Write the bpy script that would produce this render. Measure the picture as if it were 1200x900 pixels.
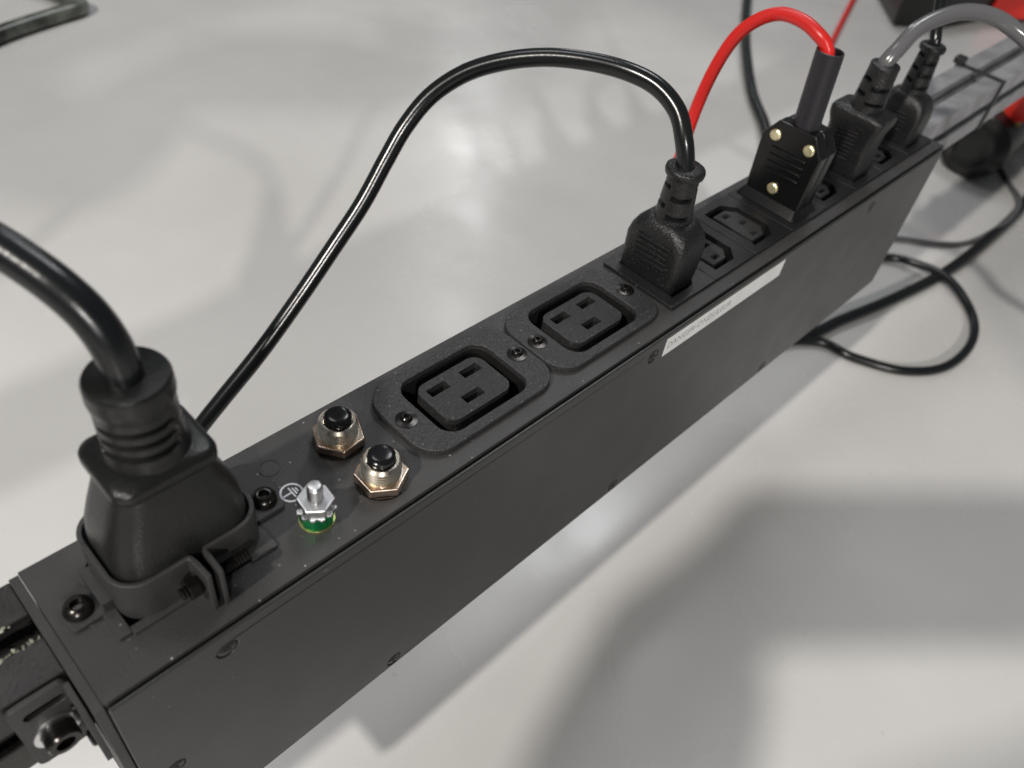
import bpy, bmesh, math, random
from mathutils import Vector, Matrix
random.seed(7)
S = 0.001                                   # every number below is in millimetres
sc = bpy.context.scene
for o in list(bpy.data.objects): bpy.data.objects.remove(o)
C = sc.collection
PI = math.pi

# ------------------------------------------------------------------ camera
cam = bpy.data.cameras.new('camera')
co = bpy.data.objects.new('camera', cam); C.objects.link(co)
right = Vector((0.70492, -0.69891, 0.12090)); down = Vector((-0.43710, -0.56229, -0.70198)); fwd = Vector((0.55860, 0.44199, -0.70186))
M = Matrix((right, -down, -fwd)).transposed().to_4x4()
M.translation = Vector((-6.17, -102.79, 187.04)) * S
co.matrix_world = M
cam.sensor_width = 36; cam.lens = 958.14 / 1200 * 36
cam.clip_start = 0.01; cam.clip_end = 60
cam.dof.use_dof = True; cam.dof.focus_distance = 0.262; cam.dof.aperture_fstop = 13.0
sc.camera = co

# ------------------------------------------------------------------ light
w = bpy.data.worlds.new('World'); sc.world = w; w.use_nodes = True
w.node_tree.nodes['Background'].inputs[0].default_value = (0.93, 0.97, 1.0, 1)
w.node_tree.nodes['Background'].inputs[1].default_value = 0.12
def lamp(name, loc, target, size, energy, col, size_y=0):
    l = bpy.data.lights.new(name, 'AREA'); l.shape = 'DISK'; l.size = size * S; l.energy = energy; l.color = col
    if size_y: l.shape = 'RECTANGLE'; l.size_y = size_y * S
    o = bpy.data.objects.new(name, l); C.objects.link(o)
    o.location = Vector(loc) * S
    o.rotation_euler = (Vector(target) - Vector(loc)).to_track_quat('-Z', 'Y').to_euler()
    return o
lamp('hall_lamp', (-1970, -150, 2200), (150, 0, -100), 115, 76.0, (1.0, 0.945, 0.88))
lamp('far_hall_lamp', (-2730, -4030, 2760), (300, 300, -190), 200, 165.0, (1.0, 0.96, 0.92))
lamp('ceiling_lamp', (150, 1250, 2300), (200, 200, -190), 800, 8.0, (0.97, 0.98, 1.0))
lamp('tube_lamp', (2836, 2718, 2072), (500, 300, -190), 150, 7.0, (0.95, 0.98, 1.0), 1400)
lamp('far_floor_fill', (1900, 900, 2600), (1000, 500, -190), 900, 22.0, (0.96, 0.98, 1.0))  # added fill to brighten the distant floor, no known fitting
sc.view_settings.view_transform = 'Standard'; sc.view_settings.look = 'None'
sc.view_settings.exposure = -0.16; sc.view_settings.gamma = 1.0
sc.render.resolution_x = 1024; sc.render.resolution_y = 768
sc.render.engine = 'CYCLES'

# ------------------------------------------------------------------ materials
def mat(name, col, rough=0.5, metal=0.0, bump=0.0, bscale=900.0, dust=0.0, dscale=420.0, vary=0.0, vscale=60.0, coat=0.0, spec=0.5,
        dustcol=(0.42, 0.42, 0.41), rvary=0.0):
    m = bpy.data.materials.new(name); m.use_nodes = True
    nt = m.node_tree; N = nt.nodes; L = nt.links; b = N['Principled BSDF']
    b.inputs['Base Color'].default_value = (*col, 1); b.inputs['Roughness'].default_value = rough
    b.inputs['Metallic'].default_value = metal; b.inputs['Specular IOR Level'].default_value = spec
    b.inputs['Coat Weight'].default_value = coat
    tc = N.new('ShaderNodeTexCoord')
    def noise(sc_, det=3.0):
        n = N.new('ShaderNodeTexNoise'); n.inputs['Scale'].default_value = sc_; n.inputs['Detail'].default_value = det
        L.new(tc.outputs['Object'], n.inputs['Vector']); return n
    def ramp(src, lo, hi):
        r = N.new('ShaderNodeMapRange'); r.inputs['From Min'].default_value = lo; r.inputs['From Max'].default_value = hi
        L.new(src, r.inputs['Value']); return r.outputs['Result']
    cur = None
    if vary:
        mx = N.new('ShaderNodeMix'); mx.data_type = 'RGBA'
        mx.inputs['A'].default_value = (*[c * (1 - vary) for c in col], 1); mx.inputs['B'].default_value = (*[min(1, c * (1 + vary)) for c in col], 1)
        L.new(ramp(noise(vscale, 5).outputs['Fac'], 0.35, 0.65), mx.inputs['Factor']); cur = mx.outputs['Result']
    if dust:
        v = N.new('ShaderNodeTexVoronoi'); v.inputs['Scale'].default_value = dscale; L.new(tc.outputs['Object'], v.inputs['Vector'])
        dot = ramp(v.outputs['Distance'], 0.17, 0.03)
        sp = N.new('ShaderNodeSeparateColor'); L.new(v.outputs['Color'], sp.inputs['Color'])
        pick = ramp(sp.outputs['Red'], 1.0 - dust - 0.02, 1.0 - dust + 0.1)
        mu = N.new('ShaderNodeMath'); mu.operation = 'MULTIPLY'; L.new(dot, mu.inputs[0]); L.new(pick, mu.inputs[1])
        mx2 = N.new('ShaderNodeMix'); mx2.data_type = 'RGBA'
        if cur: L.new(cur, mx2.inputs['A'])
        else: mx2.inputs['A'].default_value = (*col, 1)
        mx2.inputs['B'].default_value = (*dustcol, 1)
        L.new(mu.outputs[0], mx2.inputs['Factor']); cur = mx2.outputs['Result']
    if cur: L.new(cur, b.inputs['Base Color'])
    if rvary:
        r = N.new('ShaderNodeMapRange'); r.inputs['To Min'].default_value = max(0.02, rough - rvary); r.inputs['To Max'].default_value = rough + rvary
        r.inputs['From Min'].default_value = 0.3; r.inputs['From Max'].default_value = 0.7
        L.new(noise(45, 4).outputs['Fac'], r.inputs['Value']); L.new(r.outputs['Result'], b.inputs['Roughness'])
    if bump:
        bp = N.new('ShaderNodeBump'); bp.inputs['Strength'].default_value = bump; bp.inputs['Distance'].default_value = 0.0004
        L.new(noise(bscale, 2).outputs['Fac'], bp.inputs['Height']); L.new(bp.outputs['Normal'], b.inputs['Normal'])
    return m
MT = {}
MT['coat'] = mat('black_powder_coat', (0.038, 0.037, 0.037), 0.50, bump=0.3, bscale=1500, dust=0.13, dscale=430, vary=0.16, vscale=40, rvary=0.06)
MT['cover'] = mat('black_painted_cover', (0.029, 0.029, 0.029), 0.36, bump=0.16, bscale=1700, dust=0.045, dscale=430, vary=0.05, vscale=25, rvary=0.03)
MT['socket'] = mat('black_grained_plastic', (0.030, 0.030, 0.031), 0.52, bump=0.9, bscale=1300, dust=0.3, dscale=620, vary=0.45, vscale=1500, dustcol=(0.3, 0.29, 0.27))
MT['socket_face'] = mat('grained_plastic_face', (0.021, 0.021, 0.0215), 0.55, bump=0.7, bscale=1300, dust=0.3, dscale=620, vary=0.4, vscale=1500, dustcol=(0.28, 0.26, 0.2))
MT['module'] = mat('satin_black_plastic', (0.013, 0.013, 0.014), 0.36, bump=0.3, bscale=1500, dust=0.10, dscale=420, vary=0.3, vscale=1200)
MT['plug'] = mat('black_moulded_pvc', (0.010, 0.010, 0.0105), 0.36, bump=0.7, bscale=1300, dust=0.25, dscale=800, vary=0.35, vscale=1300, dustcol=(0.2, 0.2, 0.2))
MT['bigplug'] = mat('black_rubber_plug', (0.0085, 0.0088, 0.0085), 0.32, bump=0.3, bscale=1300, spec=0.4, vary=0.12, rvary=0.05)
MT['gloss_plug'] = mat('glossy_black_phenolic', (0.004, 0.004, 0.0042), 0.27, bump=0.12, bscale=1500, spec=0.45)
MT['sleeve'] = mat('matt_black_heatshrink', (0.016, 0.015, 0.019), 0.42, bump=0.3, bscale=1200)
MT['cable'] = mat('black_cable_jacket', (0.008, 0.009, 0.0095), 0.22, bump=0.05, bscale=700)
MT['cable2'] = mat('black_rubber_cable', (0.006, 0.007, 0.008), 0.27, bump=0.1, bscale=700)
MT['red'] = mat('red_silicone_cable', (0.72, 0.022, 0.018), 0.32, bump=0.05, bscale=500)
MT['greycab'] = mat('grey_cable_jacket', (0.115, 0.115, 0.12), 0.16)
MT['steel'] = mat('black_oxide_steel', (0.045, 0.042, 0.04), 0.24, metal=0.9)
MT['darkhole'] = mat('black_socket_interior', (0.006, 0.006, 0.006), 0.6)
MT['nickel'] = mat('nickel_plate', (0.80, 0.73, 0.62), 0.24, metal=1.0, vary=0.1, vscale=300, rvary=0.06)
MT['nickel_nut'] = mat('nickel_painted_reflection', (0.78, 0.62, 0.50), 0.22, metal=1.0, vary=0.12, vscale=200, rvary=0.06)  # reddish reflection on the nuts painted into the base colour
MT['zinc'] = mat('zinc_plate', (0.82, 0.82, 0.83), 0.28, metal=1.0, vary=0.08, vscale=300)
MT['green'] = mat('green_passivated_metal', (0.02, 0.42, 0.13), 0.20, metal=0.85, vary=0.35, vscale=250)
MT['gold'] = mat('yellow_passivated_washer', (0.55, 0.50, 0.22), 0.3, metal=0.9)
MT['brass'] = mat('brass_screw', (0.80, 0.72, 0.45), 0.35, metal=0.8, vary=0.15, vscale=400)
MT['button'] = mat('glossy_black_button', (0.006, 0.006, 0.007), 0.18, vary=0.1)
MT['white_print'] = mat('white_print', (0.75, 0.75, 0.80), 0.5)
MT['label'] = mat('silver_label', (0.84, 0.84, 0.83), 0.32, vary=0.05, vscale=120)
MT['grey_print'] = mat('grey_print', (0.33, 0.33, 0.33), 0.5)
MT['rail_black'] = mat('black_anodised_aluminium', (0.030, 0.027, 0.026), 0.36, metal=0.3, bump=0.25, bscale=900, dust=0.10, dscale=260, vary=0.3, vscale=90)
MT['rail_glare'] = mat('black_anodised_painted_glare', (0.36, 0.36, 0.375), 0.38, metal=0.5, vary=0.2, vscale=60)  # glare on the black anodising painted in as a lighter base
MT['alu'] = mat('bare_aluminium_edge', (0.62, 0.61, 0.60), 0.4, metal=0.5)
MT['fluff'] = mat('dust_fluff', (0.30, 0.30, 0.24), 0.9, vary=0.4, vscale=400)
MT['jacket'] = mat('dark_jacket', (0.05, 0.05, 0.055), 0.8, vary=0.2)
MT['phone'] = mat('dark_phone_glass', (0.02, 0.02, 0.025), 0.15)
MT['wand'] = mat('marbled_green_grey_jacket', (0.11, 0.12, 0.10), 0.2, vary=0.8, vscale=45)
MT['scuff'] = mat('pale_scuff', (0.20, 0.20, 0.20), 0.6)
MT['rubber'] = mat('black_rubber', (0.010, 0.010, 0.010), 0.35)
MT['casered'] = mat('red_plastic', (0.70, 0.03, 0.02), 0.4)
MT['yellow'] = mat('dull_yellow_plastic', (0.45, 0.36, 0.12), 0.5)

def floor_mat():
    m = bpy.data.materials.new('white_glossy_floor'); m.use_nodes = True
    nt = m.node_tree; N = nt.nodes; L = nt.links; b = N['Principled BSDF']
    tc = N.new('ShaderNodeTexCoord')
    def noise(s, d=4, r=0.5):
        n = N.new('ShaderNodeTexNoise'); n.inputs['Scale'].default_value = s; n.inputs['Detail'].default_value = d; n.inputs['Roughness'].default_value = r
        L.new(tc.outputs['Object'], n.inputs['Vector']); return n.outputs['Fac']
    mx = N.new('ShaderNodeMix'); mx.data_type = 'RGBA'
    mx.inputs['A'].default_value = (0.56, 0.552, 0.54, 1); mx.inputs['B'].default_value = (0.655, 0.65, 0.635, 1)
    mr = N.new('ShaderNodeMapRange'); mr.inputs['From Min'].default_value = 0.3; mr.inputs['From Max'].default_value = 0.7
    L.new(noise(4.0, 6, 0.55), mr.inputs['Value']); L.new(mr.outputs['Result'], mx.inputs['Factor'])
    v = N.new('ShaderNodeTexVoronoi'); v.inputs['Scale'].default_value = 26; L.new(tc.outputs['Object'], v.inputs['Vector'])
    d1 = N.new('ShaderNodeMapRange'); d1.inputs['From Min'].default_value = 0.055; d1.inputs['From Max'].default_value = 0.02; L.new(v.outputs['Distance'], d1.inputs['Value'])
    sp = N.new('ShaderNodeSeparateColor'); L.new(v.outputs['Color'], sp.inputs['Color'])
    d2 = N.new('ShaderNodeMapRange'); d2.inputs['From Min'].default_value = 0.80; d2.inputs['From Max'].default_value = 0.95; L.new(sp.outputs['Red'], d2.inputs['Value'])
    mu = N.new('ShaderNodeMath'); mu.operation = 'MULTIPLY'; L.new(d1.outputs['Result'], mu.inputs[0]); L.new(d2.outputs['Result'], mu.inputs[1])
    mu2 = N.new('ShaderNodeMath'); mu2.operation = 'MULTIPLY'; mu2.inputs[1].default_value = 0.45; L.new(mu.outputs[0], mu2.inputs[0])
    mx2 = N.new('ShaderNodeMix'); mx2.data_type = 'RGBA'; L.new(mx.outputs['Result'], mx2.inputs['A']); mx2.inputs['B'].default_value = (0.30, 0.28, 0.25, 1)
    L.new(mu2.outputs[0], mx2.inputs['Factor']); L.new(mx2.outputs['Result'], b.inputs['Base Color'])
    rr = N.new('ShaderNodeMapRange'); rr.inputs['From Min'].default_value = 0.3; rr.inputs['From Max'].default_value = 0.7
    rr.inputs['To Min'].default_value = 0.14; rr.inputs['To Max'].default_value = 0.38
    L.new(noise(9, 5), rr.inputs['Value']); L.new(rr.outputs['Result'], b.inputs['Roughness'])
    bp = N.new('ShaderNodeBump'); bp.inputs['Strength'].default_value = 0.05; bp.inputs['Distance'].default_value = 0.004
    L.new(noise(12, 3), bp.inputs['Height']); L.new(bp.outputs['Normal'], b.inputs['Normal'])
    return m
MT['floor'] = floor_mat()

# ------------------------------------------------------------------ helpers
WLOC = {}
def thing(name, label, cat, loc, group=None):
    o = bpy.data.objects.new(name, None); C.objects.link(o); o.empty_display_size = 0.01
    o.location = Vector(loc) * S; WLOC[o.name] = Vector(loc)
    o['label'] = label; o['category'] = cat
    if group: o['group'] = group
    return o
def obj(name, bm, m, parent=None, bevel=0.0, smooth=35, loc=None, seg=2):
    """bm in world mm -> one mesh object with its origin at loc (default: the parent's origin)"""
    pl = WLOC[parent.name] if parent else Vector((0, 0, 0))
    base = Vector(loc) if loc is not None else pl
    for v in bm.verts: v.co = (v.co - base) * S
    bmesh.ops.recalc_face_normals(bm, faces=bm.faces)
    me = bpy.data.meshes.new(name); bm.to_mesh(me); bm.free()
    o = bpy.data.objects.new(name, me); C.objects.link(o)
    if parent: o.parent = parent
    o.location = (base - pl) * S; WLOC[o.name] = base
    for mm in (m if isinstance(m, (list, tuple)) else [m]): me.materials.append(MT[mm])
    if smooth:
        for p in me.polygons: p.use_smooth = True
        me.set_sharp_from_angle(angle=math.radians(smooth))
    if bevel:
        b = o.modifiers.new('bevel', 'BEVEL'); b.width = bevel * S; b.segments = seg; b.limit_method = 'ANGLE'; b.angle_limit = math.radians(40)
        b.harden_normals = True
    return o
def tag(o, label, cat, group=None):
    o['label'] = label; o['category'] = cat
    if group: o['group'] = group
    return o
def dup(o, dloc, parent=None):
    c = o.copy(); C.objects.link(c); c.parent = parent if parent else o.parent
    c.location = o.location + (Vector(dloc) * S if parent is None or parent == o.parent else Vector((0, 0, 0)))
    WLOC[c.name] = WLOC[o.name] + Vector(dloc)
    for ch in list(o.children): dup(ch, dloc, c)
    return c
def NB(): return bmesh.new()
def rrect(cx, cy, w_, h_, r, n=6):
    pts = []
    for (sx, sy, a0) in ((1, 1, 0), (-1, 1, PI / 2), (-1, -1, PI), (1, -1, 1.5 * PI)):
        for k in range(n + 1):
            a = a0 + PI / 2 * k / n
            pts.append((cx + sx * (w_ / 2 - r) + r * math.cos(a), cy + sy * (h_ / 2 - r) + r * math.sin(a)))
    return pts
def circ(cx, cy, r, n=24, a0=0.0): return [(cx + r * math.cos(a0 + 2 * PI * k / n), cy + r * math.sin(a0 + 2 * PI * k / n)) for k in range(n)]
def plate(bm, outer, holes, z0, z1, f=lambda x, y, z: (x, y, z)):
    for z in (z0, z1):
        es = []
        for loop in [outer] + list(holes):
            vs = [bm.verts.new(f(x, y, z)) for x, y in loop]
            es += [bm.edges.new((vs[i], vs[(i + 1) % len(vs)])) for i in range(len(vs))]
            if z == z0: plate.tmp.append(vs)
            else: plate.tmp2.append(vs)
        bmesh.ops.triangle_fill(bm, use_beauty=True, use_dissolve=False, edges=es)
    for a, b in zip(plate.tmp, plate.tmp2):
        n = len(a)
        for i in range(n): bm.faces.new((a[i], a[(i + 1) % n], b[(i + 1) % n], b[i]))
    plate.tmp, plate.tmp2 = [], []
    return bm
plate.tmp, plate.tmp2 = [], []
def box(bm, x0, x1, y0, y1, z0, z1):
    v = [bm.verts.new(p) for p in ((x0, y0, z0), (x1, y0, z0), (x1, y1, z0), (x0, y1, z0), (x0, y0, z1), (x1, y0, z1), (x1, y1, z1), (x0, y1, z1))]
    for f in ((0, 3, 2, 1), (4, 5, 6, 7), (0, 1, 5, 4), (1, 2, 6, 5), (2, 3, 7, 6), (3, 0, 4, 7)): bm.faces.new([v[i] for i in f])
    return bm
def rings(bm, rs, cap0=True, cap1=True):
    vs = [[bm.verts.new(p) for p in r] for r in rs]
    n = len(vs[0])
    for a, b in zip(vs, vs[1:]):
        for i in range(n): bm.faces.new((a[i], a[(i + 1) % n], b[(i + 1) % n], b[i]))
    if cap0: bm.faces.new(vs[0][::-1])
    if cap1: bm.faces.new(vs[-1])
    return bm
def loft(bm, secs, f=lambda x, y, z: (x, y, z), n=6):
    """secs: (cx, cy, w, h, r, z)"""
    return rings(bm, [[f(x, y, s[5]) for x, y in rrect(*s[:5], n=n)] for s in secs])
def lathe(bm, prof, c, n=32, f=None, cap=True):
    f = f or (lambda x, y, z: (x, y, z))
    return rings(bm, [[f(c[0] + r * math.cos(2 * PI * k / n), c[1] + r * math.sin(2 * PI * k / n), z) for k in range(n)] for r, z in prof], cap, cap)
def smooth_path(pts, per=8):
    P = [Vector(p) for p in pts]; P = [2 * P[0] - P[1]] + P + [2 * P[-1] - P[-2]]
    out = []
    for i in range(1, len(P) - 2):
        a, b, c, d = P[i - 1], P[i], P[i + 1], P[i + 2]
        for k in range(per):
            t = k / per
            out.append(0.5 * ((2 * b) + (c - a) * t + (2 * a - 5 * b + 4 * c - d) * t * t + (3 * b - a - 3 * c + d) * t ** 3))
    out.append(P[-2]); return out
def tube(bm, pts, r, n=16, per=8):
    P = smooth_path(pts, per); rs = []
    t = (P[1] - P[0]).normalized(); u = t.orthogonal().normalized()
    for i, p in enumerate(P):
        t2 = (P[min(i + 1, len(P) - 1)] - P[max(i - 1, 0)]).normalized()
        u = (t.rotation_difference(t2) @ u); u = (u - t2 * u.dot(t2)).normalized(); t = t2
        v = t.cross(u); rr = r(i / (len(P) - 1)) if callable(r) else r
        rs.append([p + rr * (math.cos(2 * PI * k / n) * u + math.sin(2 * PI * k / n) * v) for k in range(n)])
    return rings(bm, rs)
def wall(bm, line, th, z0, z1):
    """a bent strip of sheet standing on a 2-D polyline"""
    L = [Vector((x, y)) for x, y in line]; a, b = [], []
    for i, p in enumerate(L):
        d0 = (L[i] - L[i - 1]).normalized() if i else (L[1] - L[0]).normalized()
        d1 = (L[i + 1] - L[i]).normalized() if i < len(L) - 1 else d0
        t = (d0 + d1).normalized(); nn = Vector((-t.y, t.x)) * (th / 2) / max(0.5, t.dot(d0))
        a.append(p + nn); b.append(p - nn)
    ring = a + b[::-1]
    return plate(bm, [(p.x, p.y) for p in ring], [], z0, z1)
def arc(cx, cy, r, a0, a1, n=7): return [(cx + r * math.cos(math.radians(a0 + (a1 - a0) * k / n)), cy + r * math.sin(math.radians(a0 + (a1 - a0) * k / n))) for k in range(n + 1)]
def notched(bm, c, prof, notches, n=64, sx=1.0, sy=1.0, f=None, cap=True):
    """revolved sleeve; notches = (z0, z1, angle, half angle, depth) are recessed slots"""
    f = f or (lambda x, y, z: (x, y, z))
    zs = []
    for (r0, z0), (r1, z1) in zip(prof, prof[1:]):
        m = max(1, int(round(abs(z1 - z0) / 0.35)))
        zs += [(r0 + (r1 - r0) * k / m, z0 + (z1 - z0) * k / m) for k in range(m)]
    zs.append(prof[-1]); rs = []
    for r, z in zs:
        ring = []
        for k in range(n):
            a = 2 * PI * k / n; rr = r
            for (n0, n1, an, ha, dp) in notches:
                da = abs((math.degrees(a) - an + 180) % 360 - 180)
                if n0 <= z <= n1 and da <= ha: rr = r - dp
            ring.append(f(c[0] + rr * sx * math.cos(a), c[1] + rr * sy * math.sin(a), z))
        rs.append(ring)
    return rings(bm, rs, cap, cap)

# ------------------------------------------------------------------ setting
bm = NB(); s_ = 9000
bm.faces.new([bm.verts.new(p) for p in ((-s_, -s_, -190), (s_, -s_, -190), (s_, s_, -190), (-s_, s_, -190))])
fl = obj('floor', bm, 'floor', smooth=0, loc=(0, 0, -190)); fl['kind'] = 'structure'

# ------------------------------------------------------------------ the power strip
L_, W_, H_ = 449.5, 44.0, 89.8
pdu = thing('power_strip', 'long black metal power distribution strip with two large and eight small sockets', 'power strip', (0, 22, -90))
CX0, CP, CY = 216.8, 28.9, 22.4          # small sockets: first edge, pitch, centre line
C19X = (128.2, 185.7)
bm = NB()
holes = [rrect(x, CY, 38.2, 28.6, 5) for x in C19X] + [rrect(CX0 + CP * (k + .5), CY, 20, 28, 1) for k in range(8)] + [rrect(31.5, 24, 38, 26, 3)]
plate(bm, rrect(L_ / 2, W_ / 2, L_, W_, 0.4, 2), holes, -1.5, 0)
box(bm, 0.4, L_ - .4, W_ - 1.3, W_ - .05, -H_, -1.52)
box(bm, 0.4, L_ - .4, 0.05, 1.3, -H_, -1.52)
box(bm, 0.4, L_ - .4, 1.32, W_ - 1.32, -H_, -H_ + 1.2)
box(bm, 0.4, 1.4, 1.32, W_ - 1.32, -H_ + 1.22, -1.52); box(bm, L_ - 1.4, L_ - .4, 1.32, W_ - 1.32, -H_ + 1.22, -1.52)
obj('housing', bm, 'coat', pdu, bevel=0.6, seg=3)
bm = NB()
SCR = [(28.3, -8), (200, -8), (372, -8), (7.7, -47.3), (82.3, -85.6), (202, -85.4), (322, -85.4)]
yf = lambda x, z, y: (x, y, z)
plate(bm, [(0.2, -0.9), (L_ - 0.2, -0.9), (L_ - 0.2, -H_ + .3), (0.2, -H_ + .3)], [circ(x, z, 2.9) for x, z in SCR], -0.75, -1.95, yf)
cover = obj('side_cover', bm, 'cover', pdu, bevel=0.45, seg=2)
def csk(x, z, k):
    bm = NB(); lathe(bm, [(2.75, -0.9), (2.75, -1.55), (2.3, -1.78), (0.9, -1.80), (0.75, -1.1), (0.2, -1.1)], (x, z), 20, yf)
    o = obj('screw', bm, 'steel', cover, smooth=30)
    bm = NB(); a = 0.5 + k
    for q in (0, PI / 2):
        c_, s2 = math.cos(a + q), math.sin(a + q)
        plate(bm, [(x + c_ * u - s2 * v, z + s2 * u + c_ * v) for u, v in ((-1.6, -.25), (1.6, -.25), (1.6, .25), (-1.6, .25))], [], -1.79, -1.83 - 0.005 * q, yf)
    obj('cross_slot', bm, 'darkhole', o, smooth=0) if False else obj('cross_slot', bm, 'darkhole', cover, smooth=0)
for k, (x, z) in enumerate(SCR): csk(x, z, k)
for (x0, z0, x1, z1, wd) in ((288, -78, 294, -66, .5), (291, -74, 295.5, -67, .25), (366, -10.5, 369.5, -5.5, .5), (330, -3.2, 334, -2.4, .5), (150, -60, 154, -58.5, .2), (57, -3.0, 58.2, -2.6, .6), (410, -30, 411, -26, .3)):
    bm = NB(); d = Vector((x1 - x0, z1 - z0)).normalized(); nn = Vector((-d.y, d.x)) * wd / 2; mid = Vector(((x0 + x1) / 2, (z0 + z1) / 2)) + nn * 1.2
    plate(bm, [(x0, z0), (mid.x - nn.x, mid.y - nn.y), (x1, z1), (mid.x + nn.x, mid.y + nn.y)], [], -1.94, -1.965, yf); obj('scuff', bm, 'scuff', cover, smooth=0)
for xa, xb in ((-2.4, -0.12), (L_ + 0.12, L_ + 2.4)):
    bm = NB(); plate(bm, rrect(W_ / 2 - .4, -H_ / 2, W_ + 0.6, H_ - 0.7, 0.8, 3), [], xa, xb, lambda y, z, x: (x, y, z))
    obj('end_plate', bm, 'coat', pdu, bevel=0.12)

# --- inlet and cord clamp (near end)
bm = NB(); plate(bm, rrect(31.5, 24, 37, 25, 3), [], -14, -3); inlet = obj('inlet', bm, 'module', pdu)
IX, IY = 31.6, 24.6
bm = NB()
lineL = [(31.6, 38.6)] + arc(20.6, 31.6, 7, 90, 180)[0:] + arc(20.6, 19.6, 7, 180, 270) + [(29.0, 12.6)] + arc(29.0, 11.4, 1.2, 90, 0, 4)[1:] + [(30.6, 4.6)]
wall(bm, lineL, 1.3, 0.1, 14.5)
plate(bm, [(9.6, 11.4), (12.8, 11.4), (12.8, 33), (9.6, 33)], [], 0.05, 1.2)
plate(bm, [(12.8, 10.6), (30, 10.6), (30, 13), (12.8, 13)], [], 0.05, 1.0)
clL = obj('cord_clamp', bm, 'coat', pdu, bevel=0.35)
bm = NB()
lineR = [(32.0, 38.6)] + arc(42.8, 31.6, 7, 90, 0) + arc(42.8, 19.6, 7, 0, -90) + [(34.8, 12.6)] + arc(34.8, 11.4, 1.2, 90, 180, 4)[1:] + [(33.4, 4.2)]
wall(bm, lineR, 1.3, 0.1, 14.5)
plate(bm, [(44, 10.2), (51.6, 10.2), (51.6, 16), (50.3, 20), (44, 20)], [], 0.05, 1.2)
clR = obj('cord_clamp', bm, 'coat', pdu, bevel=0.35)
def button_screw(x, y, z, r, parent, mname='steel', n=6):
    bm = NB(); lathe(bm, [(r, z), (r, z + r * .25), (r * .86, z + r * .55), (r * .55, z + r * .72)], (x, y), 20, cap=False)
    # hex socket
    top = [(x + r * .55 * math.cos(2 * PI * k / 20), y + r * .55 * math.sin(2 * PI * k / 20)) for k in range(20)]
    rings(bm, [[(px, py, z + r * .72) for px, py in top], [(x + (px - x) * .8, y + (py - y) * .8, z + r * .70) for px, py in top],
               [(x + (px - x) * .72, y + (py - y) * .72, z + r * .3) for px, py in top]], False, True)
    return obj('screw', bm, mname, parent, smooth=40)
for x, par, hook in ((6.8, clL, (10.6, 13.6)), (56.3, clR, None)):
    bm = NB(); plate(bm, rrect(x + (1.2 if x < 20 else -1.4), 24.2, 10.5, 9.5, 1.2, 3), [], 0.06, 1.5)
    if hook: box(bm, hook[0] - .2, hook[1] - .6, 19.6, 31.5, 1.52, 5.0)
    t = obj('mounting_tab', bm, 'coat', par, bevel=0.35)
    button_screw(x - .5 if x < 20 else x + .3, 24.3, 1.5, 3.5, par)
bm = NB(); prof = []
for k in range(44):
    x = 24.5 + k * 0.42; prof.append((1.75 if k % 2 else 1.35, x))
lathe(bm, prof, (8.4, 8.2), 16, lambda y, z, x: (x, y, z)); obj('clamp_bolt', bm, 'steel', clR, smooth=20)
bm = NB(); lathe(bm, [(3.0, 26.2), (3.0, 28.6), (2.4, 29.6)], (8.4, 8.2), 6, lambda y, z, x: (x, y, z)); obj('nut', bm, 'steel', clL, smooth=20, bevel=.2)

# --- knock-out ring, earth symbol, breakers, earth stud
bm = NB(); plate(bm, circ(64.2, 33.8, 3.05, 32), [circ(64.2, 33.8, 2.7, 32)], -0.02, 0.22); obj('knockout_ring', bm, 'coat', pdu, smooth=0)
bm = NB(); plate(bm, circ(64.0, 22.8, 3.3, 36), [circ(64.0, 22.8, 2.7, 36)], 0.0, 0.05)
ex, ey = 64.0, 22.8
box(bm, ex - 2.6, ex - 0.1, ey - .25, ey + .25, 0, 0.05)
for q, hl in ((0.0, 1.9), (0.85, 1.3), (1.6, 0.8)): box(bm, ex + q - .1, ex + q + .36, ey - hl, ey + hl, 0, 0.052)
obj('earth_symbol', bm, 'white_print', pdu, smooth=0)
BRK = ((85.2, 30.0), (85.8, 10.9))
def hexpts(x, y, R_, a): return [(x + R_ * math.cos(a + PI / 3 * k), y + R_ * math.sin(a + PI / 3 * k)) for k in range(6)]
for bi, (x, y) in enumerate(BRK):
    bm = NB(); a = 0.1 + bi * 0.39
    plate(bm, hexpts(x, y, 8.0, a), [circ(x, y, 5.2, 24)], 0.6, 3.8)
    br = obj('breaker_reset', bm, 'nickel_nut', pdu, bevel=0.45, loc=(x, y, 0))
    bm = NB(); plate(bm, circ(x, y, 7.6, 28), [], 0.02, 0.62); obj('washer', bm, 'steel', br)
    bm = NB(); prof = [(6.3, 3.5), (6.0, 3.82), (5.3, 3.84)]
    for k in range(10): prof.append((5.75 if k % 2 else 4.85, 4.0 + k * 0.5))
    prof += [(5.25, 9.0), (4.95, 9.3), (4.35, 9.3), (4.3, 7.4)]
    lathe(bm, prof, (x, y), 40); obj('threaded_collar', bm, 'nickel', br, smooth=15)
    bm = NB(); lathe(bm, [(4.1, 6), (4.1, 10.2), (3.95, 10.9), (3.4, 11.4), (2.4, 11.6), (1.0, 11.62), (.3, 11.62)], (x, y), 32); obj('push_button', bm, 'button', br)
x, y = 64.2, 11.2
bm = NB(); plate(bm, circ(x, y, 4.9, 32), [], 0.02, 0.7); est = obj('earth_stud', bm, 'gold', pdu, bevel=.2, loc=(x, y, 0))
bm = NB(); plate(bm, circ(x, y, 4.75, 10, .2), [], 0.7, 5.2); obj('green_nut', bm, 'green', est, bevel=0.5, seg=3)
bm = NB(); tp = []
for k in range(36):
    r = 5.35 if k % 3 else 4.5; tp.append((x + r * math.cos(2 * PI * k / 36), y + r * math.sin(2 * PI * k / 36)))
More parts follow.
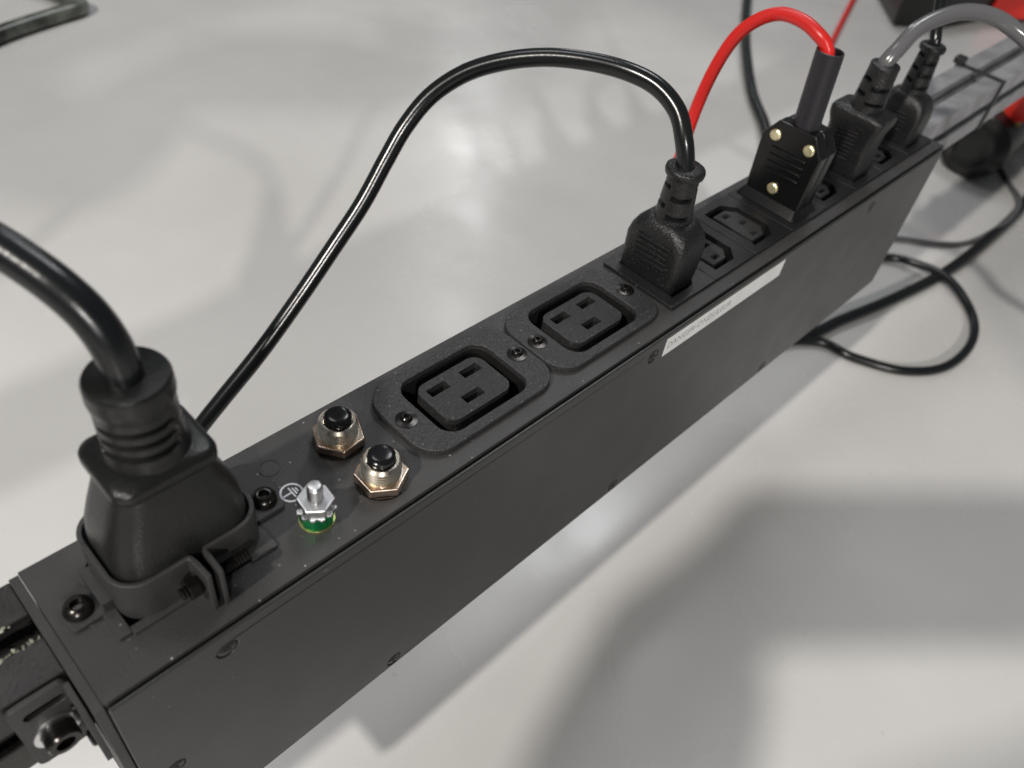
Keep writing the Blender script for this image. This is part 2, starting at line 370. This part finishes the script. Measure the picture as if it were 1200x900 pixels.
plate(bm, tp, [], 5.22, 6.1); obj('toothed_washer', bm, 'zinc', est, bevel=0.2)
bm = NB(); plate(bm, hexpts(x, y, 5.2, 0.42), [], 6.12, 9.4); obj('hex_nut', bm, 'zinc', est, bevel=0.5)
bm = NB(); prof = []
for k in range(14): prof.append((2.15 if k % 2 else 1.95, 9.2 + k * .38))
lathe(bm, prof + [(1.6, 14.8), (0.4, 14.9)], (x, y), 24); obj('threaded_stud', bm, 'zinc', est, smooth=30)

# --- two large sockets
def big_socket(x):
    bm = NB(); op = rrect(x, CY, 36.2, 26.4, 5.8)
    plate(bm, rrect(x, CY, 56.8, 33.6, 9.5, 10), [op, circ(x - 23.8, CY, 1.6, 12), circ(x + 23.8, CY, 1.6, 12)], 0.05, 2.5)
    s = obj('large_socket', bm, 'socket', pdu, bevel=0.45, seg=3, loc=(x, CY, 0))
    bm = NB(); plate(bm, rrect(x, CY, 38.0, 28.2, 6.2), [rrect(x, CY, 36.2, 26.4, 5.8)], -14, 0.04); plate(bm, rrect(x, CY, 37, 27.4, 5.9), [], -15, -14.02)
    obj('socket_well', bm, 'darkhole', s)
    bm = NB(); sl = []
    for (dx, dy) in ((-6.9, 4.6), (6.9, 4.6), (0, -4.1)): sl.append(rrect(x + dx, CY + dy, 7.6, 3.3, 0.25, 2))
    plate(bm, rrect(x, CY, 27.2, 18.6, 4.2), sl, -14, 1.6); obj('socket_face', bm, 'socket_face', s, bevel=0.35, seg=2)
    bm = NB()
    for (dx, dy) in ((-6.9, 4.6), (6.9, 4.6), (0, -4.1)): box(bm, x + dx - 3.7, x + dx + 3.7, CY + dy - 1.55, CY + dy + 1.55, -13.9, -7)
    obj('contact_slots', bm, 'darkhole', s, smooth=0)
    for sx in (-23.8, 23.8):
        bm = NB(); lathe(bm, [(3.5, 2.52), (3.45, 2.75), (1.9, 3.0), (1.7, 3.3), (1.65, 3.9), (1.3, 4.2), (0.9, 4.2), (0.8, 3.3), (.2, 3.25)], (x + sx, CY), 28); obj('screw', bm, 'steel', s, smooth=40)
    return s
bs = big_socket(C19X[0]); bs2 = dup(bs, (C19X[1] - C19X[0], 0, 0))

# --- eight small sockets
def small_socket(x):
    def keyed(w_, h_, c):
        return [(x - w_ / 2, CY - h_ / 2), (x + w_ / 2 - c, CY - h_ / 2), (x + w_ / 2, CY - h_ / 2 + c), (x + w_ / 2, CY + h_ / 2 - c), (x + w_ / 2 - c, CY + h_ / 2), (x - w_ / 2, CY + h_ / 2)]
    bm = NB(); plate(bm, rrect(x, CY, CP - .45, 34.2, 0.6, 2), [keyed(18.2, 26.4, 5.4)], 0.05, 1.6)
    s = obj('small_socket', bm, 'module', pdu, bevel=0.4, loc=(x, CY, 0))
    bm = NB(); plate(bm, keyed(19.4, 27.6, 5.6), [keyed(18.2, 26.4, 5.4)], -13, 0.04); plate(bm, keyed(19.2, 27.4, 5.6), [], -14, -13.02)
    obj('socket_well', bm, 'darkhole', s, smooth=0)
    bm = NB(); sl = [rrect(x + dx, CY + dy, 4.6, 2.3, .2, 2) for dx, dy in ((-.6, 7.2), (2.2, 0), (-.6, -7.2))]
    plate(bm, keyed(12.6, 20.6, 4.0), sl, -13, 0.9); obj('socket_face', bm, 'socket_face', s, bevel=0.4)
    bm = NB()
    for dx, dy in ((-.6, 7.2), (2.2, 0), (-.6, -7.2)): box(bm, x + dx - 2.2, x + dx + 2.2, CY + dy - 1.05, CY + dy + 1.05, -12.9, -5)
    obj('contact_slots', bm, 'darkhole', s, smooth=0)
    return s
ss = small_socket(CX0 + CP / 2)
for k in range(1, 8): dup(ss, (CP * k, 0, 0))

# --- label
bm = NB(); box(bm, 206.6, 289.5, -2.02, -1.96, -11.8, -3.2); lab = obj('warning_label', bm, 'label', pdu, smooth=0)
def text(body, size, x, z, y, mname, parent, align='LEFT', spacing=1.0):
    cu = bpy.data.curves.new('t', 'FONT'); cu.body = body; cu.size = size; cu.align_x = align; cu.space_character = spacing; cu.resolution_u = 2
    to = bpy.data.objects.new('t', cu); C.objects.link(to)
    bpy.context.view_layer.update()
    me = bpy.data.meshes.new_from_object(to.evaluated_get(bpy.context.evaluated_depsgraph_get()))
    bpy.data.objects.remove(to)
    b = NB(); b.from_mesh(me)
    for v in b.verts: v.co = Vector((x + v.co.x, y, z + v.co.y))
    return obj('lettering', b, mname, parent, smooth=0)
text('DANGER-ONDULEUR', 4.2, 208.0, -8.6, -2.035, 'grey_print', lab, spacing=1.05)

# --- mounting ear at the near end, bolted to the rail
ef = lambda x, z, y: (x, y, z)
bm = NB(); slot = [(-12.6 + 1.5 * math.cos(a), -8 + 1.5 * math.sin(a)) for a in [PI / 2 + PI * k / 6 for k in range(7)]] + [(-6.2 + 1.5 * math.cos(a), -8 + 1.5 * math.sin(a)) for a in [-PI / 2 + PI * k / 6 for k in range(7)]]
plate(bm, rrect(-9.8, -16.5, 13.2, 28.5, 2.0, 4), [slot], 12.2, 13.6, ef)
wall(bm, [(-16.2, 6.8), (-16.2, 11.6), (-15.6, 12.9), (-14.2, 13.0)], 1.3, -3.4, -2.2) if False else None
box(bm, -4.4, -3.0, 3.2, 12.18, -31, -3.4)
ear = obj('mounting_ear', bm, 'coat', pdu, bevel=0.6, seg=3)
bm = NB(); prof = [(3.9, 12.15), (3.9, 7.6), (3.5, 7.1), (2.2, 7.1), (2.1, 9.5), (.3, 9.5)]
lathe(bm, prof, (-9.6, -18.5), 32, ef); obj('cap_screw', bm, 'steel', ear, smooth=35)
bm = NB(); lathe(bm, [(4.0, 12.16), (5.3, 12.1), (5.3, 11.3), (4.0, 11.2)], (-9.6, -18.5), 32, ef, cap=False); obj('washer', bm, 'zinc', ear)
for z in (-9, -24):
    bm = NB(); lathe(bm, [(2.2, -4.42), (2.2, -5.0), (1.6, -5.4), (.4, -5.45)], (7.4, z), 16, lambda y, z_, x: (x, y, z_)); obj('screw', bm, 'steel', ear)

# ------------------------------------------------------------------ rails
def rail_profile(y0, y1, z0, z1, sw=7.6, lip=2.2, dp=9.5, inner=15.5):
    """square extrusion outline with a T-slot in each of its four faces, in (y, z)"""
    cy, cz = (y0 + y1) / 2, (z0 + z1) / 2; h = (y1 - y0) / 2
    q = [(-h, -h), (-sw / 2, -h), (-sw / 2, -h + lip), (-inner / 2, -h + lip), (-inner / 2 + 4, -h + dp), (inner / 2 - 4, -h + dp), (inner / 2, -h + lip), (sw / 2, -h + lip), (sw / 2, -h)]
    pts = []
    for k in range(4):
        c_, s2 = math.cos(PI / 2 * k), math.sin(PI / 2 * k)
        pts += [(cy + c_ * a - s2 * b, cz + s2 * a + c_ * b) for a, b in q]
    return pts
rx = lambda y, z, x: (x, y, z)
def rail(name, label, xa, xb, m):
    t = thing(name, label, 'rail', (xa, 29, -32), 'aluminium rails holding the power strip')
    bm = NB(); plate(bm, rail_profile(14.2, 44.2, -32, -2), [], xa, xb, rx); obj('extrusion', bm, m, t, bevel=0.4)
    return t
r1 = rail('slotted_rail', 'dusty black slotted rail at the near end of the power strip', -420, -2.42, 'rail_black')
bm = NB()
for k in range(420):
    x = random.uniform(-60, -3); yy = random.choice((25.3, 25.5, 33.0)) + random.gauss(0, .25); z = -2.0 + random.uniform(-.6, .25); r = random.uniform(.1, .38)
    if yy > 30 and random.random() < .5: continue
    m_ = Matrix.Translation((x, yy, z)) @ Matrix.Rotation(random.random() * 6, 4, 'Z')
    bmesh.ops.create_icosphere(bm, subdivisions=1, radius=r, matrix=m_ @ Matrix.Diagonal((random.uniform(1, 2.5), 1, .7, 1)))
f_ = obj('dust', bm, 'fluff', r1); f_['kind'] = 'stuff'
r2 = rail('slotted_rail', 'black slotted rail, its glare painted in grey, with a black zip tie beyond the far end of the power strip', L_ + 2.8, 1400, 'rail_glare')
bm = NB()
zt = [(0, 13.6, -1.2), (0, 13.6, -32.8), (0, 44.8, -32.8), (0, 44.8, -1.2), (0, 30, -1.0)]
def strap(y0, y1, z0, z1, x0, x1): box(bm, x0, x1, y0, y1, z0, z1)
XZ = 575
strap(13.0, 45.4, -1.98, -0.9, XZ, XZ + 4); strap(13.0, 14.15, -33, -2.0, XZ, XZ + 4); strap(44.25, 45.4, -33, -2.0, XZ, XZ + 4); strap(13.0, 45.4, -33.2, -32.05, XZ, XZ + 4)
strap(41, 47, -0.88, 3.0, XZ - 2, XZ + 6)
obj('zip_tie', bm, 'rubber', r2, bevel=.4)

# ------------------------------------------------------------------ cords
def cord(name, label, base): return thing(name, label, 'power cable', base, 'black cords plugged into the strip')
# near input cord
nc = thing('power_cable', 'thick black cord with big rubber plug held in the clamp at the near end', 'power cable', (IX, IY, 0))
bm = NB()
loft(bm, [(IX, IY, 33.5, 23, 5, -3), (IX, IY, 33.8, 23.4, 6, 10), (IX, IY, 33.6, 23.6, 7.5, 18), (IX, IY, 32.4, 23, 8, 23), (IX, IY, 29.6, 21.6, 8, 28), (IX, IY, 26, 20, 7.5, 33),
          (IX, IY, 23.2, 18.8, 7, 37), (IX, IY, 22.6, 18.4, 6.5, 38.2)], n=9)
obj('plug_body', bm, 'bigplug', nc, smooth=60)
bm = NB()
loft(bm, [(IX, IY, 21, 17.6, 4, 37.5), (IX, IY, 23.6, 20.2, 4, 38.2), (IX, IY, 24.4, 21.0, 4.2, 39.0), (IX, IY, 24.4, 21.0, 4.2, 41.0), (IX, IY, 23.9, 20.5, 4.2, 41.7), (IX, IY, 22.4, 19.2, 5, 42.3), (IX, IY, 19.4, 17.6, 8, 43.2)], n=9)
obj('plug_collar', bm, 'bigplug', nc, smooth=60)
bm = NB()
gr = []
for z0 in (46.6, 50.2, 53.8):
    gr += [(z0, z0 + 1.5, 240, 62, 1.1), (z0 - .5, z0 + 1.0, 20, 50, 1.1), (z0, z0 + 1.5, 120, 45, 1.1)]
notched(bm, (IX, IY), [(9.4, 42.8), (8.9, 45), (8.6, 47), (8.4, 57.5), (8.6, 58.0), (8.9, 60), (8.75, 63.5), (8.3, 64.3), (6.5, 64.6), (3.0, 64.7)], gr, n=72)
obj('strain_relief', bm, 'bigplug', nc, smooth=50)
bm = NB()
tube(bm, [(31.5, 24.4, 60), (31.1, 24.3, 65), (30.7, 25.4, 72.0), (29.6, 29.0, 77.7), (27.5, 34.0, 82.0), (24.8, 40.3, 85.2), (21.2, 47.5, 88.3), (15.5, 57.0, 91.2), (6.9, 78.9, 91.0), (-10, 100, 95), (-40, 110, 60), (-120, 120, 0), (-220, 130, -150), (-320, 140, -186)], 4.0, 28)
obj('cable', bm, 'cable2', nc)

def ribs(bm, x, yc, hw, zs, th=0.5, pr=0.5):
    for z in zs: plate(bm, rrect(yc, z, hw * 2, th, th * .45, 2), [], x - pr, x + .5, lambda y, z_, x_: (x_, y, z_))
    return bm
# moulded plug with arched black cable
PX = CX0 + CP / 2; PY = 24.0
pc = cord('power_cable', 'black moulded plug with cable arching high over the strip to the left', (PX, PY, 1.6))
bm = NB()
loft(bm, [(PX, PY, 16.8, 24.6, 2.5, -6), (PX, PY, 17.4, 25.4, 3.0, 3), (PX, PY, 17.8, 26.2, 3.4, 6), (PX + .1, PY, 18.2, 26.6, 3.6, 16), (PX + .2, PY - .2, 18.0, 25.6, 4.2, 19.5), (PX + .3, PY - .3, 17.2, 23.2, 5, 22.4), (PX + .4, PY - .4, 15.4, 19.6, 5.5, 24.6), (PX + .4, PY - .2, 12.6, 15, 5.5, 25.8)], n=7)
pb = obj('plug_body', bm, 'plug', pc, smooth=60)
bm = NB(); ribs(bm, PX - 8.9, PY - .6, 7.6, [9.6, 11.9, 14.2, 16.5, 18.6], 1.1, .9); obj('grip_ribs', bm, 'plug', pb, bevel=.15)
bm = NB(); plate(bm, circ(PY + 1.5, 6.2, 2.2, 20), [circ(PY + 1.5, 6.2, 1.8, 20)], PX - 9.1, PX - 8.6, lambda y, z, x: (x, y, z))
for a in (0.5, 1.3, 2.2): 
    c_, s2 = math.cos(a), math.sin(a); plate(bm, [(PY + 1.5 + c_ * u - s2 * v, 6.2 + s2 * u + c_ * v) for u, v in ((-1.2, -.18), (1.2, -.18), (1.2, .18), (-1.2, .18))], [], PX - 9.05 - a * .01, PX - 8.6, lambda y, z, x: (x, y, z))
obj('approval_mark', bm, 'plug', pb, smooth=0)
def sleeve(parent, c, z0, z1, r0, r1, collar, m, lean=(0, 0), pitch=5.2, depth=2.2):
    bm = NB(); nts = []; z = z0 + 3.2; k = 0
    while z < z1 - 4.5:
        nts += [(z, z + 1.7, 225, 38, depth), (z, z + 1.7, 45, 38, depth)]
        nts += [(z + pitch / 2, z + pitch / 2 + 1.7, 135, 38, depth), (z + pitch / 2, z + pitch / 2 + 1.7, 315, 38, depth)] if z + pitch / 2 < z1 - 4.5 else []
        z += pitch
    fn = lambda x, y, zz: (x + lean[0] * (zz - z0), y + lean[1] * (zz - z0), zz)
    prof = [(r0, z0), (r1, z1 - 3.2)]
    prof += [(collar * .97, z1 - 2.8), (collar, z1 - 1.6), (collar * .97, z1 - .6), (collar * .85, z1), (3.0, z1)] if collar else [(r1, z1 - .4), (r1 * .94, z1), (3.0, z1)]
    notched(bm, c, prof, nts, 64, f=fn); return obj('strain_relief', bm, m, parent, smooth=50)
sleeve(pc, (PX + .3, PY), 24.2, 46.2, 7.2, 5.7, 7.3, 'plug', (0.0, 0.03), 7.4)
bm = NB(); tube(bm, [(231.4, 24.6, 42), (231.5, 25.2, 46.5), (232.2, 28.9, 54), (234.2, 35.8, 61.2), (234.1, 46.0, 65.8), (231.0, 57.7, 67.4), (226.2, 71.6, 66.5), (219.2, 85.6, 64.0), (210.6, 98.2, 59.4), (201.5, 108.4, 52.9), (191.5, 115.4, 43.7), (181.5, 117.8, 32.9), (171.7, 117.1, 21.9), (159.4, 115.5, 8.2), (145.1, 114.5, -5.2), (126.9, 113.4, -21.9), (107.6, 112.8, -39.0), (90.2, 113.5, -53.8), (79.2, 114.1, -63.6), (60.5, 115.4, -82.0), (44, 116, -104), (36, 112, -145), (60, 105, -180), (110, 102, -186), (180, 104, -186), (300, 120, -186)], 3.3, 24)
obj('cable', bm, 'cable', pc)

# rewireable plug with red cable
RX = CX0 + CP * 3.5; RY = 23.0
rp = thing('power_cable', 'black screwed plug with brass screws and an arching red cable', 'power cable', (RX, RY, 1.6), None)
yz = lambda y, z, x: (x, y, z)
out = [(-13.4, 3), (13.4, 3), (14.4, 30.5), (8.8, 38.6), (-8.8, 38.6), (-14.4, 30.5)]
bm = NB(); plate(bm, [(RY + a, b) for a, b in out], [], RX - 6.8, RX + .1, yz); box(bm, RX - 6, RX + 6, RY - 11, RY + 11, -5, 3.1); rb = obj('plug_body', bm, 'gloss_plug', rp, bevel=1.0, seg=3)
bm = NB(); plate(bm, [(RY + a * .985, 3.3 + (b - 3) * .985) for a, b in out], [], RX + .4, RX + 8.2, yz); obj('rear_shell', bm, 'gloss_plug', rb, bevel=1.6, seg=3)
bm = NB(); loft(bm, [(RX + .4, RY, 21, 31, 2.5, 1.7), (RX + .4, RY, 21, 31, 2.5, 2.0), (RX + .4, RY, 14.6, 27, 1.5, 5.4)], n=5); obj('plug_collar', bm, 'gloss_plug', rp, smooth=30, bevel=.3)
bm = NB(); ribs(bm, RX - 6.6, RY - .3, 8.6, [17.0, 20.2, 23.4, 26.6], 1.5, 1.0); obj('grip_ribs', bm, 'gloss_plug', rb, bevel=.3)
for dy, z in ((8.0, 32.2), (-8.2, 32.4), (0.6, 10.2)):
    bm = NB(); lathe(bm, [(2.5, RX - 6.85), (2.5, RX - 7.5), (1.9, RX - 8.0), (.4, RX - 8.05)], (RY + dy, z), 20, yz); obj('brass_screw', bm, 'brass', rb)
fnr = lambda x, y, z: (x - (z - 38) * .10, y + (z - 38) * .03, z)
bm = NB(); lathe(bm, [(4.6, 44), (4.6, 69.6), (4.9, 70.0), (5.5, 69.8), (5.6, 68), (5.6, 42), (6.2, 38.2), (4, 37)], (RX + .6, RY), 32, fnr, cap=False); obj('heatshrink_sleeve', bm, 'sleeve', rp)
bm = NB(); tube(bm, [(317.6, 23.6, 50), (315.8, 24.2, 66), (315.4, 26.8, 71), (315.0, 30.7, 73.5), (315.9, 39.1, 75.5), (315.6, 49.2, 74.9), (312.9, 57.1, 69.9), (309.4, 62.5, 61.2), (304.8, 65.1, 46.8), (300.8, 65.7, 28.8), (300.0, 66.0, 7.5), (299.6, 66.3, -16.5), (298.0, 66.0, -45), (298, 76, -100), (310, 95, -165), (350, 105, -186), (430, 110, -186)], 2.7, 24)
obj('cable', bm, 'red', rp)

# grey cord
GX = CX0 + CP * 5.5; GY = 21.5
gp = thing('power_cable', 'ribbed black plug with flared shoulders on a grey cable arching to the right', 'power cable', (GX, GY, 1.6))
bm = NB(); loft(bm, [(GX, GY, 15.6, 23, 2, -5), (GX, GY, 16, 23.6, 2.5, 3), (GX, GY, 16.6, 24.6, 3, 5), (GX, GY, 16.4, 24, 3, 7), (GX, GY, 15.6, 22.6, 3, 15), (GX, GY, 16.4, 23.6, 3, 22), (GX, GY, 18.4, 26.4, 3, 26.5), (GX, GY, 18.6, 26.8, 3, 29.5), (GX, GY, 17.6, 25.6, 3.5, 31), (GX, GY, 12, 14, 5, 32.2)], n=6)
gb = obj('plug_body', bm, 'plug', gp, smooth=50)
bm = NB(); ribs(bm, GX - 7.9, GY + 1, 5.6, [9 + 1.9 * k for k in range(8)], .9, .8); obj('grip_ribs', bm, 'plug', gb, bevel=.15)
sleeve(gp, (GX, GY), 31.4, 51.5, 7.6, 6.6, 0, 'plug', (0.10, 0.03), 6.4, 2.6)
bm = NB(); tube(bm, [(377.6, 22.2, 47), (378.6, 22.6, 52), (383.6, 21.6, 57.5), (394.5, 21.5, 63.3), (406.9, 18.2, 67.6), (418.7, 12.5, 70.2), (428.5, 4.1, 69.9), (435.3, -5.3, 66.6), (439.7, -17.9, 60.7), (443.5, -34.6, 50.4), (449.9, -55.2, 31.1), (460, -100, 20), (480, -180, 10), (500, -260, -20), (520, -400, -180), (560, -520, -186)], 3.6, 24)
obj('cable', bm, 'greycab', gp)

# last plug
EX = CX0 + CP * 7.5; EY = 22.0
ep = cord('power_cable', 'small black plug at the far end with its cable rising out of view', (EX, EY, 1.6))
bm = NB(); loft(bm, [(EX, EY, 15.8, 23.4, 2, -5), (EX, EY, 16.4, 24.4, 2.5, 3), (EX, EY, 16.8, 25.2, 3, 14), (EX, EY, 16.8, 24, 3.5, 19), (EX, EY, 15, 19, 4, 23.5), (EX, EY, 12, 13.5, 5, 25.5)], n=6)
eb = obj('plug_body', bm, 'plug', ep, smooth=50)
bm = NB(); ribs(bm, EX - 8.3, EY, 5.6, [8 + 2.1 * k for k in range(5)], .8, .5); obj('grip_ribs', bm, 'plug', eb, bevel=.15)
sleeve(ep, (EX, EY), 24.6, 48.4, 6.6, 5.0, 6.4, 'plug', (0.03, 0.03), 6.0, 2.0)
bm = NB(); tube(bm, [(434.7, 22.6, 44), (434.9, 23, 49), (437.5, 26.0, 54), (442.6, 30.2, 61), (448.6, 35.6, 68.6), (457.9, 46.3, 81.7), (473.0, 62.5, 98.3), (490, 85, 150), (540, 100, 230), (700, 60, 200), (850, -100, 50), (930, -260, -120), (960, -340, -186), (1000, -460, -187)], 2.8, 20)
obj('cable', bm, 'cable', ep)

# ------------------------------------------------------------------ loose cables and things on the floor
def cable(label, pts, r, m, z=None, name='loose_cable', group='loose cables on the floor'):
    bm = NB(); P = [(a[0], a[1], (a[2] if len(a) > 2 else -190 + r + .2)) for a in pts]
    tube(bm, P, r, 20); o = obj(name, bm, m, loc=(P[0][0], P[0][1], -190)); return tag(o, label, 'cable', group)
cable('thick black cable sweeping from under the strip to the right edge', [(300, 120), (420, 70), (497, 33.6), (540, 24), (604, 10), (679, -1), (768, -4), (863, -1), (980, 20), (1100, 60)], 4.6, 'cable2')
cable('thin dark cable making a round loop to the right of the strip', [(330, 90, -186.5), (440, 60), (500, 26), (509, -3), (527, -34), (559, -53), (605, -54), (642, -38), (661, -6, -181), (660, 28, -184), (645, 48), (600, 85), (500, 140)], 3.4, 'cable2')
cable('thin grey cable lying behind the loop near the far end', [(560, 130), (640, 85), (690, 51), (716, 23), (748, 5), (800, -4, -181), (850, 2, -181), (890, 23), (935, 62), (960, 120)], 2.4, 'greycab')
cable('black cable hanging behind the red cable and running to the top edge', [(640, 150), (700, 190), (759, 235), (816, 288), (910, 358), (985, 408), (1062, 456), (1200, 540)], 6.0, 'cable2')
cable('thin red cable in the blurred background above the screwed plug', [(900, 262), (960, 283), (1012, 302), (1110, 338), (1221, 378), (1400, 440)], 3.6, 'red')
cable('thick marbled green grey hose bent back at the top left corner', [(60, 640), (120, 700), (172, 735), (228, 764), (283, 781), (312, 788), (321, 797), (318, 812), (311, 832), (300, 870), (280, 930)], 7.6, 'wand', name='hose', group='')

tc_ = thing('tool_case', 'black case with red panels in the blurred top right corner', 'case', (1330, 300, -190))
bm = NB(); plate(bm, [(1190, 300), (1260, 255), (1345, 238), (1480, 150), (1640, 300), (1420, 480)], [], -189.9, -110); obj('case_body', bm, 'rubber', tc_, bevel=6)
bm = NB(); plate(bm, [(-4, -181), (118, -181), (112, -140), (2, -140)], [], 0, 6, lambda u, z, d: (1352 + u * .838 - d * .545, 233.5 - u * .545 - d * .838, z)); obj('red_panel', bm, 'casered', tc_, bevel=2)
tl = thing('hand_tool', 'blurred rounded black tool with red and yellow end right of the far rail', 'tool', (930, 66, -190))
bm = NB(); tube(bm, [(862, 66, -158), (866, 66, -158), (890, 68, -157), (930, 72, -155), (990, 76, -150), (1060, 80, -146), (1110, 82, -144)], lambda t: 31 * min(1, .35 + 6 * t) if t < .15 else 31 + 8 * t, 24, 10); obj('tool_body', bm, 'rubber', tl, smooth=60)
bm = NB(); tube(bm, [(880, 50, -114), (910, 50, -110), (960, 52, -106)], 15, 20); obj('red_button', bm, 'casered', tl)
bm = NB(); tube(bm, [(884, 54, -130), (892, 54, -128)], 11, 20); obj('yellow_ring', bm, 'yellow', tl)
bm = NB(); lathe(bm, [(6, 0), (6, 3), (3, 5)], (0, 0), 16, lambda x, y, z: (884 + x, 41.5 - z, -166 + y)); obj('rivet', bm, 'zinc', tl)

# ------------------------------------------------------------------ the photographer, whose shadow falls on the floor
def skin(name, J, E, parent=None, m='jacket', sub=2):
    names = list(J); me = bpy.data.meshes.new(name)
    me.from_pydata([Vector(J[n][:3]) * S for n in names], [(names.index(a), names.index(b)) for a, b in E], [])
    o = bpy.data.objects.new(name, me); C.objects.link(o); me.materials.append(MT[m])
    if parent: o.parent = parent
    sk = o.modifiers.new('skin', 'SKIN'); sk.use_smooth_shade = True
    for i, n in enumerate(names):
        r = J[n][3] * S; me.skin_vertices[0].data[i].radius = (r, r)
        me.skin_vertices[0].data[i].use_root = (i == 0)
    sb = o.modifiers.new('sub', 'SUBSURF'); sb.levels = sub; sb.render_levels = sub
    return o
J = {'pelvis': (120, -870, 640, 135), 'spine': (70, -660, 655, 125), 'chest': (-20, -430, 615, 120), 'neck0': (-20, -350, 620, 60), 'neck': (-20, -302, 612, 50),
     'head': (-25, -245, 578, 80), 'crown': (-30, -205, 530, 72),
     'shl': (-225, -350, 560, 60), 'ell': (-400, -140, 350, 50), 'wrl': (-192, -90, 206, 44), 'hal': (-152, -72, 236, 40), 'pal': (-128, -62, 252, 30),
     'shr': (165, -395, 580, 60), 'elr': (215, -255, 385, 48), 'wrr': (76, -212, 254, 42), 'har': (36, -184, 280, 42), 'cuff': (48, -146, 304, 34), 'par': (14, -184, 282, 30),
     'hipl': (30, -900, 600, 85), 'knl': (10, -880, 230, 60), 'anl': (10, -930, -120, 42), 'tol': (10, -790, -165, 30),
     'hipr': (220, -900, 600, 85), 'knr': (240, -880, 230, 60), 'anr': (240, -930, -120, 42), 'tor': (240, -790, -165, 30)}
E_ = [('pelvis', 'spine'), ('spine', 'chest'), ('chest', 'neck0'), ('neck0', 'neck'), ('neck', 'head'), ('head', 'crown'), ('chest', 'shl'), ('shl', 'ell'), ('ell', 'wrl'), ('wrl', 'hal'), ('hal', 'pal'),
      ('chest', 'shr'), ('shr', 'elr'), ('elr', 'wrr'), ('wrr', 'har'), ('har', 'par'), ('har', 'cuff'), ('pelvis', 'hipl'), ('hipl', 'knl'), ('knl', 'anl'), ('anl', 'tol'), ('pelvis', 'hipr'), ('hipr', 'knr'), ('knr', 'anr'), ('anr', 'tor')]
up_ = -down; back_ = -fwd
PH = Vector((-6.2, -102.8, 187)) + 80 * Vector((-.87, -.07, 1)) + 22 * right - 6 * up_
for side, palm, sg in (('l', 'pal', -1), ('r', 'par', 1)):
    end = PH + sg * 66 * right
    for k, (off, ln) in enumerate(((26, 60), (9, 68), (-8, 64), (-24, 52))):
        a = Vector(J[palm][:3]) + up_ * off * .6 - right * sg * 2
        b = end + sg * 20 * right + up_ * off - fwd * -8; c = end + sg * 8 * right + up_ * off + fwd * 15; d = c - sg * right * ln * .4 + fwd * 1
        for nm, q, r in ((f'a{side}{k}', a, 10), (f'b{side}{k}', b, 9.5), (f'c{side}{k}', c, 8.5), (f'd{side}{k}', d, 7.5)): J[nm] = (*q, r)
        E_ += [(palm, f'a{side}{k}'), (f'a{side}{k}', f'b{side}{k}'), (f'b{side}{k}', f'c{side}{k}'), (f'c{side}{k}', f'd{side}{k}')]
    a = Vector(J[palm][:3]) - up_ * 22 - fwd * 14; b = end - up_ * 24 - fwd * 16; c = b - sg * 28 * right + up_ * 12
    for nm, q, r in ((f't{side}a', a, 12), (f't{side}b', b, 10), (f't{side}c', c, 8.5)): J[nm] = (*q, r)
    E_ += [(palm, f't{side}a'), (f't{side}a', f't{side}b'), (f't{side}b', f't{side}c')]
per = skin('person', J, E_)
tag(per, 'person in a dark jacket whose arm shadow falls on the floor at lower right', 'person')
bm = NB(); Rm = Matrix((right, up_, back_)).transposed()
for v in []: pass
plate(bm, rrect(0, 0, 134, 72, 8), [], -4, 4, lambda x, y, z: tuple(PH + Rm @ Vector((x, y, z))))
ph = obj('phone', bm, 'phone', bevel=1.5, loc=tuple(PH)); tag(ph, 'dark phone casting the oblong shadow on the white floor at lower right', 'phone')
